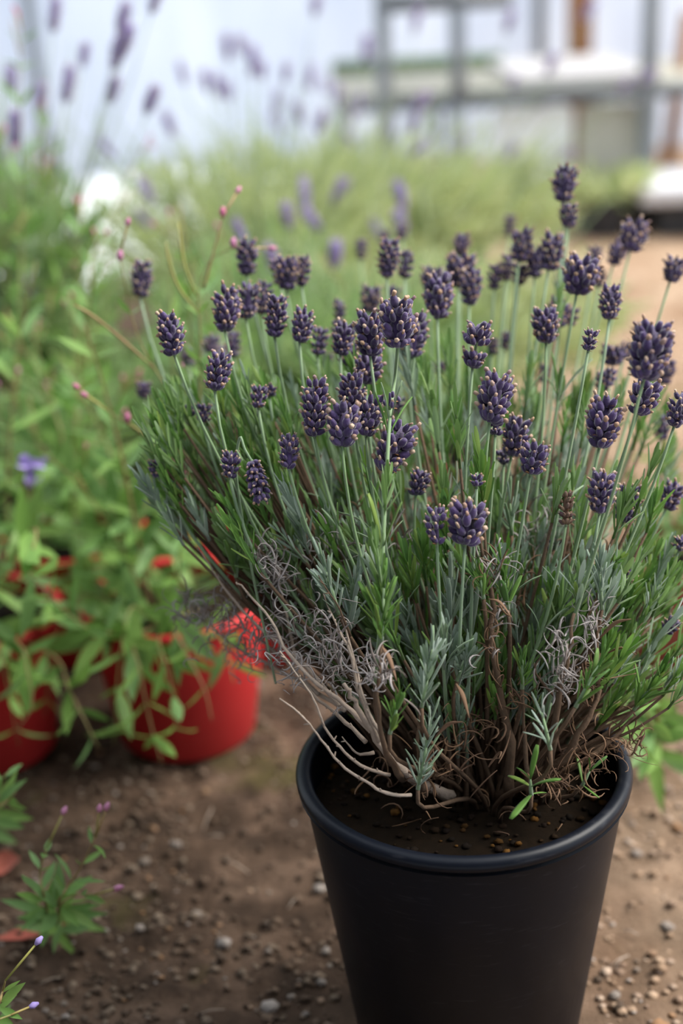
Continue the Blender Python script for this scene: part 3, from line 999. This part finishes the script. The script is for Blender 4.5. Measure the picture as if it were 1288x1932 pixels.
# single large brown dead leaves that show clearly
for (x0, y0, x1, y1, d, L) in ((860, 1290, 885, 1355, .83, .030), (820, 1392, 872, 1362, .825, .024), (720, 1220, 748, 1285, .81, .026),
                               (1130, 1205, 1190, 1168, .84, .026), (920, 1130, 965, 1165, .835, .02), (1145, 1232, 1200, 1235, .845, .022)):
    a, c = W(x0, y0, d) - PB, W(x1, y1, d - .01) - PB
    b = MB()
    mid = a.lerp(c, .5) + V((0, 0, .004))
    b.tube(smooth_path([a, mid, c], 4), [.0005, .0009, .0012, .0015, .0016, .0014, .0011, .0007, .0003], 6, 0, .45)
    b.build('dead_leaf', ['dead_brown'], PL, label='curled brown dead leaf')


# ------------------------------------------------------------------ willowherb weeds
def wh_stem(parent, base, pts, rng, leafL=.04, every=.03, start=.06, r=.0014, buds=True, pods=0, droop=.9, bud_mat=2, lmesh=None):
    """one willowherb stem (mesh with pods and buds) with opposite leaves as its pieces"""
    P = smooth_path(pts, 5)
    n = len(P)
    b = MB()
    b.tube([p - base for p in P], [r * (1 - .6 * i / (n - 1)) for i in range(n)], 6, 0)
    end = P[-1]; t = (P[-1] - P[-3]).normalized()
    if buds:
        q = end - base
        for k in range(rng.choice((1, 2, 3))):
            dv = (t + rvec(.5, rng)).normalized()
            l = rng.uniform(.012, .03)
            b.tube([q, q + dv * l * .5, q + dv * l], [.0007, .0008, .0007], 5, 1)
            e = q + dv * l
            b.tube([e, e + dv * .003, e + dv * .0065], [.0010, .0022, .0009], 6, bud_mat)
    for k in range(pods):
        i = int(n * rng.uniform(.6, .95))
        q = P[i] - base
        dv = ((P[min(i + 1, n - 1)] - P[i - 1]).normalized() + rvec(.5, rng)).normalized()
        l = rng.uniform(.03, .05)
        b.tube([q, q + dv * l * .4 + V((0, 0, .001)), q + dv * l + V((0, 0, .004))], [.0006, .0011, .0006], 5, 1)
    st = b.build('stem', ['wh_stem', 'wh_pod', 'pink', 'violet'], parent)
    # leaves
    acc = 0; side = 0
    total = sum((P[i + 1] - P[i]).length for i in range(n - 1))
    for i in range(1, n - 1):
        seg = (P[i] - P[i - 1]).length
        acc += seg
        if acc < (start if side == 0 else every):
            continue
        acc = 0; side += 1
        t = (P[i + 1] - P[i - 1]).normalized()
        o = Quaternion(t, 1.57 * (side % 2) + rng.uniform(-.5, .5) + .3) @ t.orthogonal().normalized()
        f = i / n
        for sgn in (1, -1):
            if rng.random() < .12:
                continue
            q = o * sgn
            an = droop * rng.uniform(.7, 1.25)
            d = t * math.cos(an) + q * math.sin(an)
            inst('leaf', rng.choice(lmesh or WHL), st, P[i] - base + q * r, d, t - q * .3, leafL * rng.uniform(.6, 1.1) * (1.15 - .6 * f))
    return st


RPOTS = [  # px, py of the base centre, rim radius, height, label
 ((355, 1372), .092, .150, 'red plastic pot of willowherb with its lit side beside the black pot'),
 ((-15, 1405), .088, .150, 'red plastic pot of willowherb cut by the left frame edge, front row'),
 ((165, 1215), .082, .140, 'red plastic pot of willowherb in the gap behind the two front red pots'),
 ((505, 1212), .078, .140, 'red plastic pot of willowherb hidden behind grey dead lavender twigs'),
 ((745, 1110), .078, .140, 'red plastic pot glimpsed through the middle of the front lavender'),
 ((1290, 1230), .075, .125, 'faded red pot of pale green willowherb right of the lavender'),
]
rw = random.Random(21)
RED_ROOT = []
for i, ((px, py), r, h, lab) in enumerate(RPOTS):
    c = G(px, py); c.z = 0.0
    t = thing('potted_willowherb', lab, 'potted plant', c, 'red pots of willowherb')
    add_pot(t, r, r * .74, h, .0045, 'faded_pot' if i == 5 else 'red_pot', .02, 40, rw)
    RED_ROOT.append((t, c, h))

# explicit stems of the weed that shows in focus beside the spikes, rooted in the pot behind the dead twigs
t, c, h = RED_ROOT[3]
root = c + V((0, 0, h - .02))
D = 1.06
for (pts, kw) in (
    ([(392, 900), (378, 760), (378, 640), (374, 570), (378, 535), (398, 490), (440, 468)], dict(start=.30, leafL=.024, every=.035)),
    ([(384, 545), (400, 485), (412, 440), (420, 408)], dict(start=.5, leafL=.02)),
    ([(400, 880), (340, 770), (300, 710), (262, 640), (240, 560), (226, 482)], dict(start=.26, leafL=.026, every=.04)),
    ([(420, 930), (360, 880), (290, 838), (240, 800), (203, 775)], dict(start=.26, leafL=.024, every=.045))):
    P = [W(x, y, D) for x, y in pts]
    if len(pts) > 4:
        P = [root + rvec(.01), root.lerp(P[0], .5) + V((0, 0, .02))] + P
    wh_stem(t, c, P, rw, r=.0011, **kw)
for pts in ([(374, 590), (338, 545), (318, 490), (313, 455)], [(372, 560), (348, 500), (336, 420)], [(290, 695), (235, 645), (180, 600), (138, 574)],
            [(290, 838), (265, 815), (241, 798)]):
    P = smooth_path([W(x, y, D) - c for x, y in pts], 4)
    pod = MB()
    pod.tube(P, [.0007] * 2 + [.0011] * (len(P) - 4) + [.0008, .0005], 6, 0)
    pod.build('seed_pod', ['wh_pod'], t)
for (x, y) in ((241, 798), (420, 410), (440, 468), (227, 492), (430, 662), (342, 705)):
    e = W(x, y, D) - c
    pod = MB()
    pod.tube([e, e + V((0, 0, .004)), e + V((.001, 0, .008))], [.0012, .0028, .0012], 6, 0)
    pod.build('flower_bud', ['pink'], t)

# free stems from every red pot
for i, (t, c, h) in enumerate(RED_ROOT):
    top = c + V((0, 0, h - .02))
    ns = (8, 12, 13, 6, 3, 8)[i]
    for k in range(ns):
        a = rw.uniform(0, 6.28)
        b0 = top + V((.045 * math.cos(a), .045 * math.sin(a), 0)) * rw.random()
        hh = rw.uniform(.12, .36) if i < 5 else rw.uniform(.06, .16)
        lean = V((math.cos(a), math.sin(a), 0)) * rw.uniform(.03, .13)
        if i in (3, 4):
            lean = V((-.05 + rw.uniform(-.05, .05), .06, 0))
        P = [b0, b0 + lean * .25 + V((0, 0, hh * .4)), b0 + lean * .6 + V((0, 0, hh * .75)), b0 + lean + V((0, 0, hh))]
        wh_stem(t, c, P, rw, leafL=rw.uniform(.042, .066), every=.028, start=.015, r=.0015, pods=rw.choice((0, 0, 1)), buds=rw.random() < .3)
for i in (0, 1, 2):
    t, c, h = RED_ROOT[i]
    for k in range(3):
        a = rw.uniform(2.9, 4.6) if i == 0 else rw.uniform(3.6, 6.0)
        o = V((math.cos(a), math.sin(a), 0))
        b0 = c + o * .04 + V((0, 0, h - .02))
        P = [b0, b0 + o * .05 + V((0, 0, .05)), b0 + o * .085 + V((0, 0, .02)), b0 + o * rw.uniform(.09, .12) + V((0, 0, -rw.uniform(.02, .08)))]
        wh_stem(t, c, P, rw, leafL=rw.uniform(.05, .068), every=.026, start=.03, r=.0013, buds=False)
# drooping shoots over the front of the first pots
for (i, pts, L) in ((0, [(330, 1180, 1.22), (350, 1230, 1.20), (385, 1300, 1.19), (400, 1360, 1.19)], .05), (0, [(260, 1200, 1.24), (262, 1260, 1.2), (285, 1370, 1.2), (305, 1440, 1.2)], .05),
                    (0, [(300, 1200, 1.24), (310, 1250, 1.19), (330, 1330, 1.19), (330, 1380, 1.19)], .04), (0, [(400, 1190, 1.25), (430, 1240, 1.2), (440, 1290, 1.19)], .036),
                    (0, [(290, 1190, 1.3), (180, 1190, 1.2), (120, 1150, 1.16), (80, 1110, 1.15)], .05), (1, [(60, 1000, 1.2), (55, 1080, 1.17), (80, 1110, 1.16), (105, 1180, 1.16)], .055),
                    (1, [(90, 1230, 1.25), (130, 1300, 1.2), (160, 1360, 1.18), (185, 1410, 1.18)], .05), (1, [(40, 1220, 1.2), (50, 1260, 1.18), (60, 1330, 1.17), (30, 1380, 1.17)], .045),
                    (2, [(160, 1130, 1.4), (200, 1170, 1.3), (260, 1200, 1.27), (320, 1215, 1.26)], .05)):
    t, c, h = RED_ROOT[i]
    P = [c + V((rw.uniform(-.03, .03), rw.uniform(-.03, .03), h - .02))] + [W(*q) for q in pts]
    wh_stem(t, c, P, rw, leafL=L * 1.15, every=.024, start=.04, r=.0012, buds=False)


# ------------------------------------------------------------------ lavender plants further back
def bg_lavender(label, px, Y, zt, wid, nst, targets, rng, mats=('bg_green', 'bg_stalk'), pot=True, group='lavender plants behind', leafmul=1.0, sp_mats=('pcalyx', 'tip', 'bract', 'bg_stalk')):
    g = WY(px, 600, Y)
    c = V((g.x, Y, 0))
    t = thing('lavender_plant', label, 'potted plant', c, group)
    h = .15
    add_pot(t, .085, .065, h, .005, 'dull_pot', .02, 0, rng)
    top = V((0, 0, h - .02))
    fo = MB()
    nf = int(260 * leafmul)
    for k in range(nf):
        a = rng.uniform(0, 6.28); q = math.sqrt(rng.random())
        E = V((math.cos(a) * wid * q, math.sin(a) * wid * q * .8, h + (zt - h) * rng.uniform(.2, 1.0) * (1 - .35 * q * q)))
        s0 = top + V((math.cos(a), math.sin(a), 0)) * .05 * q
        bl = bez(s0, s0 + V((0, 0, .05)), s0.lerp(E, .6), E, 4)
        fo.tube(bl, [.0016, .0014, .0012, .001, .0008], 4, 1)
        add_shoot(fo, bl[2], (E - s0) + rvec(.08, rng), .05, 4, .04, rng, 0, .12, False)
        add_shoot(fo, E - (E - s0).normalized() * .02, (E - s0), .06, 6, .04, rng, 0, .12, False)
    for k in range(70):             # bare thin shoots rising out of the bush
        a = rng.uniform(0, 6.28); q = math.sqrt(rng.random())
        E = V((math.cos(a) * wid * 1.3 * q, math.sin(a) * wid * q, zt + rng.uniform(-.06, .13)))
        s0 = top + V((math.cos(a), math.sin(a), 0)) * .05 * q
        bl = bez(s0, s0 + V((0, 0, .12)), s0.lerp(E, .65), E, 6)
        fo.tube(bl, [.0014, .0013, .0012, .0011, .001, .0009, .0006], 4, 1)
        add_shoot(fo, bl[4], E - s0, .05, 3, .028, rng, 0, .14, False)
    fo.build('foliage', list(mats), t, kind='stuff')
    meshes = []
    for k in range(4):
        sm_, mm_ = spike_mesh(rng.uniform(.035, .05), rng.uniform(.012, .016), rng, False, False, sp_mats)
        meshes.append(sm_.mesh('flower_spike', mm_))
    ends = [WY(x, y, Y + rng.uniform(-.12, .12)) - c for x, y in targets]
    for k in range(nst):
        a = rng.uniform(0, 6.28); q = math.sqrt(rng.random())
        ends.append(V((math.cos(a) * wid * 1.25 * q, math.sin(a) * wid * q, zt + rng.uniform(.0, .14))))
    for E in ends:
        s0 = top + V((E.x, E.y, 0)) * .2
        bl = bez(s0, s0 + V((0, 0, (E.z - h) * .4)), s0.lerp(E, .65), E, 8)
        b = MB(); b.tube(bl, [.0013 - .0005 * i / 8 for i in range(9)], 5, 0)
        st_ = b.build('flower_stalk', ['bg_stalk'], t)
        inst('flower_spike', rng.choice(meshes), st_, E, bl[-1] - bl[-2], RT, rng.uniform(.8, 1.15))
    return t


rb = random.Random(33)
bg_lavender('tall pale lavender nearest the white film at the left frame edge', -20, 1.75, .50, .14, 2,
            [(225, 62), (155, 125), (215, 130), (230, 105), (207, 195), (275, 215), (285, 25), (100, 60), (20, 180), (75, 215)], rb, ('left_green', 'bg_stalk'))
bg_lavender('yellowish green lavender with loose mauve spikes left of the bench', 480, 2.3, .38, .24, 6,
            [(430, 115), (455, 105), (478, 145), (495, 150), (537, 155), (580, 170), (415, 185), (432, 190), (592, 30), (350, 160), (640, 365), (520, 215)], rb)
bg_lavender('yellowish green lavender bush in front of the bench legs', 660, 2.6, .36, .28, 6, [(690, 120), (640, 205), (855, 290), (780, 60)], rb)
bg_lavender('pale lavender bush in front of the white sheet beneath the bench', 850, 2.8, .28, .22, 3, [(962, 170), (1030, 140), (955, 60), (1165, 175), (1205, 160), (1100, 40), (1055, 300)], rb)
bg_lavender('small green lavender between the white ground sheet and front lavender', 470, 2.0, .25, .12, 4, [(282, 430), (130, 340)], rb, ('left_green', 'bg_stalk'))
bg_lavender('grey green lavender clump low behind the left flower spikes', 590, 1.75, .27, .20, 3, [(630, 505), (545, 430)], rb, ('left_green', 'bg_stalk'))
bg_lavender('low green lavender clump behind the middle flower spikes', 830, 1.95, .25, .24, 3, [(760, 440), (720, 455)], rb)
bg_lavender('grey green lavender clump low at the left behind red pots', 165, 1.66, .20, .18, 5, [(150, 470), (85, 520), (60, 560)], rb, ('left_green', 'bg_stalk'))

# tall willowherbs among them
def weed(label, px, py, tops, rng, leafL=.045, name='willowherb', every=.03, start=.04, **kw):
    c = G(px, py)
    c.z = ground_z(c.x, c.y) - .002
    t = thing(name, label, 'plant', c)
    for pts in tops:
        P = [c + V((rng.uniform(-.008, .008), rng.uniform(-.008, .008), 0))] + [W(*q) for q in pts]
        wh_stem(t, c, P, rng, leafL=leafL, every=every, start=start, **kw)
    return t


weed('tall leafy willowherb in front of the bright white ground sheet', 200, 800, [
    [(190, 700, 1.75), (200, 520, 1.72), (215, 400, 1.7), (265, 290, 1.7)], [(180, 700, 1.75), (150, 500, 1.7), (90, 320, 1.7), (80, 220, 1.7)],
    [(170, 700, 1.75), (120, 560, 1.7), (85, 420, 1.7), (80, 330, 1.68)]], rw, .05, pods=2)
weed('tall willowherb with small leaves by the left frame edge', 40, 860, [
    [(40, 700, 1.6), (40, 400, 1.55), (38, 160, 1.5), (40, 60, 1.5)], [(20, 700, 1.6), (10, 500, 1.55), (5, 300, 1.5)],
    [(60, 700, 1.6), (90, 600, 1.55), (120, 520, 1.5)]], rw, .05, pods=1)
weed('willowherb rising behind the willowherb pots with a reddish stem', 110, 1010, [
    [(125, 900, 1.4), (105, 780, 1.38), (60, 680, 1.37), (10, 640, 1.36)], [(130, 900, 1.4), (150, 720, 1.38), (140, 600, 1.36)],
    [(110, 900, 1.4), (60, 820, 1.38), (30, 760, 1.36)], [(140, 920, 1.4), (200, 800, 1.38), (230, 740, 1.36)]], rw, .055, pods=1)
weed('bright green leafy weed growing between lavender and the red pots', 250, 1130, [
    [(250, 1000, 1.3), (240, 900, 1.28), (220, 820, 1.26)], [(260, 1010, 1.3), (290, 920, 1.28), (300, 860, 1.26)],
    [(230, 1010, 1.3), (190, 940, 1.28), (160, 880, 1.26)], [(280, 1040, 1.3), (320, 980, 1.28), (330, 930, 1.26)]], rw, .05, every=.024)
vt = weed('weed with a blurred violet flower head by the left frame edge', 55, 1060, [[(50, 1000, 1.28), (56, 940, 1.27), (60, 895, 1.26)]], rw, .05, buds=False)
vc = V(vt.location)
for k in range(16):
    b = MB()
    p = W(60 + rw.gauss(0, 16), 884 + rw.gauss(0, 13), 1.26 + rw.uniform(-.01, .01)) - vc
    b.strip(p, rvec(1, rw) + V((0, 0, .3)), rvec(1, rw), .011, .008, .1)
    b.build('petal', ['violet'], vt)
wd = weed('small willowherb seedling with pointed green leaves on bare soil', 100, 1745, [
    [(85, 1700, 1.0), (75, 1650, .995), (88, 1600, .99)], [(110, 1705, 1.0), (128, 1672, .995), (150, 1640, .99), (180, 1580, .985)],
    [(112, 1712, 1.0), (140, 1690, .995), (178, 1688, .99)]], rw, .03, every=.013, start=.012, r=.0012)
weed('green weed poking in at the left frame edge below the red pots', -20, 1560, [
    [(-10, 1520, 1.05), (5, 1490, 1.045), (10, 1460, 1.04)], [(-12, 1530, 1.05), (15, 1510, 1.045), (30, 1495, 1.04)]], rw, .03, every=.012, start=.01, buds=False)
weed('tiny violet flowered weed in the bottom left frame corner', -15, 1945, [
    [(-5, 1900, .86), (5, 1870, .855), (10, 1850, .85)], [(-10, 1930, .86), (20, 1915, .855)]], rw, .022, every=.012, start=.02, bud_mat=3)
weed('pale leafed weed at the foot of the lavender pot, path side', 1235, 1420, [
    [(1225, 1360, 1.1), (1205, 1320, 1.08), (1190, 1270, 1.07)], [(1240, 1350, 1.1), (1250, 1290, 1.08), (1235, 1230, 1.07)],
    [(1235, 1370, 1.1), (1215, 1370, 1.08), (1200, 1400, 1.07)]], rw, .05, every=.02, start=.03, buds=False)

for (x0, y0, x1, y1, d, w, lab, mt) in ((-20, 1640, 42, 1640, .985, .024, 'dull red fallen leaf on the soil at the left frame edge', 'red_leaf'),
                                        (0, 1790, 135, 1768, .99, .011, 'narrow pinkish fallen leaf under the seedling', 'red_leaf')):
    a, c = G(x0, y0), G(x1, y1)
    a.z = ground_z(a.x, a.y) + .006; c.z = ground_z(c.x, c.y) + .012
    b = MB()
    b.strip(V((0, 0, 0)), c - a, V((0, -.4, 1)), (c - a).length, w, -.06, 0, fold=.4, prof=(.2, .7, 1, 1, .8, .4, .04))
    o = b.build('fallen_leaf', [mt]); o.location = a
    tag(o, lab, 'leaf')

# ------------------------------------------------------------------ bench and clutter at the back
YF, YB2 = 3.65, 4.35
zt = WY(1000, 185, YF).z
x0, x1 = WY(632, 180, YF).x, WY(1232, 170, YF).x + .9
be = thing('greenhouse_bench', 'low grey steel greenhouse bench standing along the white film wall', 'bench', V(((x0 + x1) / 2, 4.0, 0)))
bb = V(((x0 + x1) / 2, 4.0, 0))


def bar(nm, p, q, w, mt, parent, label=None):
    b = MB()
    b.tube([p - bb, p.lerp(q, .5) - bb, q - bb], w, 8, 0, 1)
    return b.build(nm, [mt], parent, label=label)


xp = [WY(730, 300, YF).x, WY(862, 300, YF).x, WY(1219, 300, YF).x]
bar('front_rail', V((x0, YF, zt)), V((x1, YF, zt)), .017, 'dark_metal', be)
bar('back_rail', V((x0, YB2, zt + .03)), V((WY(945, 130, YB2).x, YB2, zt + .03)), .032, 'green_rail', be, 'mossy green back rail')
bar('foot_rail', V((xp[1], YF, .04)), V((x1, YF, .04)), .02, 'metal', be)
for i, x in enumerate(xp + [x1 - .03]):
    bar('upright', V((x, YF, 0)), V((x, YF, zt if i == 1 else 1.0)), .02 if i < 2 else .024, 'metal', be)
for x in (x0 + .02, xp[1], xp[2], x1 - .03):
    bar('leg', V((x, YB2, 0)), V((x, YB2, zt)), .018, 'metal', be)
zu = WY(800, 4, YF).z
bar('top_rail', V((xp[0], YF, zu)), V((WY(965, 4, YF).x, YF, zu)), .022, 'dark_metal', be)
bar('upright', V((WY(862, 4, YF).x, YF, zt)), V((WY(862, 4, YF).x, YF, zu + .03)), .02, 'metal', be)
ns = 7
for k in range(ns):
    y0 = YF + .03 + (YB2 - YF - .06) * k / ns
    b = MB(); b.box(V((x0, y0, zt + .012)) - bb, V((x1, y0 + .040, zt + .024)) - bb)
    b.build('slat', ['board'], be)


def boxthing(nm, lab, cat, p0, p1, mt, bev=.006):
    c = V(((p0[0] + p1[0]) / 2, (p0[1] + p1[1]) / 2, p0[2]))
    b = MB(); b.box(V(p0) - c, V(p1) - c)
    o = b.build(nm, [mt], smooth=False); o.location = c
    md = o.modifiers.new('bevel', 'BEVEL'); md.width = bev; md.segments = 2
    return tag(o, lab, cat)


zb = zt + .026
xa, xb = WY(955, 150, 3.9).x, WY(1205, 150, 3.9).x
boxthing('foam_tray', 'flat greyish foam tray lying on the bench slats', 'tray', (xa, 3.70, zb), (xb, 4.30, zb + .02), 'grey_foam')
pp = WY(1093, 108, 4.45)
boxthing('timber_post', 'thick brown timber post standing behind the bench', 'post', (pp.x - .035, 4.42, -.01), (pp.x + .035, 4.49, 1.2), 'timber')
pa, pb_ = WY(1092, 250, 3.71).x, WY(1204, 250, 3.71).x
boxthing('board', 'beige board leaning upright under the bench behind the potted yellow plant', 'board', (pa, 3.70, 0), (pb_, 3.722, zt - .03), 'board')
pa, pb_ = WY(935, 250, 3.7).x, WY(1080, 250, 3.7).x
boxthing('foam_sheet', 'upright white foam sheet under the bench beside the beige board', 'sheet', (pa, 3.69, 0), (pb_, 3.72, zt - .03), 'bright')
q = WY(1266, 300, 3.95)
b = MB(); b.tube([V((-.02, 0, -.01)), V((0, 0, .2)), V((.03, 0, .50))], .02, 8)
o = b.build('wooden_stake', ['timber']); o.location = (q.x, 3.95, 0)
tag(o, 'thin brown wooden stake beside the bench upright above the white tray', 'stake')
q = G(1275, 455)
boxthing('foam_box', 'white foam box lid raised over a dark shade block at the path end', 'box', (q.x - .085, q.y + .02, .085), (q.x + .4, q.y + .33, .13), 'white', .012)
boxthing('shadow_block', 'low dark block in place of the shadow under the white foam box lid', 'shadow_block', (q.x - .03, q.y + .06, -.005), (q.x + .36, q.y + .3, .084), 'dull_pot')  # dark block put where the gap under the lid lies in shadow
g = WY(1130, 385, 3.52)
t = thing('potted_seedling', 'small dark pot with yellow green foliage under the bench', 'potted plant', V((g.x, 3.5, 0)))
add_pot(t, .075, .055, .10, .004, 'dull_pot', .02, 0)
b = MB()
for i in range(40):
    a = R.uniform(0, 6.28)
    add_shoot(b, V((.03 * math.cos(a), .03 * math.sin(a), .08)), V((math.cos(a), math.sin(a), R.uniform(.3, 1.2))), R.uniform(.06, .12), 4, .05, R, 0, .35)
b.build('foliage', ['bg_green'], t, kind='stuff')
# bright white sheet on the ground at the left
q0, q1 = G(110, 560), G(330, 372)
b = MB()
n = 14
for j in range(n + 1):
    for i in range(n + 1):
        x = q0.x + (-.22 + .85 * i / n); y = q0.y + (4.85 - q0.y) * j / n
        b.v.append(V((x, y, ground_z(x, y) + .018 + .012 * noise.noise(V((x * 5, y * 5, 7))))))
for j in range(n):
    for i in range(n):
        a = j * (n + 1) + i
        b.f.append((a, a + 1, a + n + 2, a + n + 1)); b.m.append(0)
o = b.build('ground_sheet', ['bright'], base=V((q0.x, q0.y, 0))); o.location = (q0.x, q0.y, 0)
md = o.modifiers.new('thickness', 'SOLIDIFY'); md.thickness = .003
tag(o, 'bright white plastic sheet laid on the ground behind the plants', 'sheet')
print('LEAVES', leaf_count, 'SPIKES', len(SPIKES), 'TRIS', sum(len(m.polygons) for m in bpy.data.meshes))
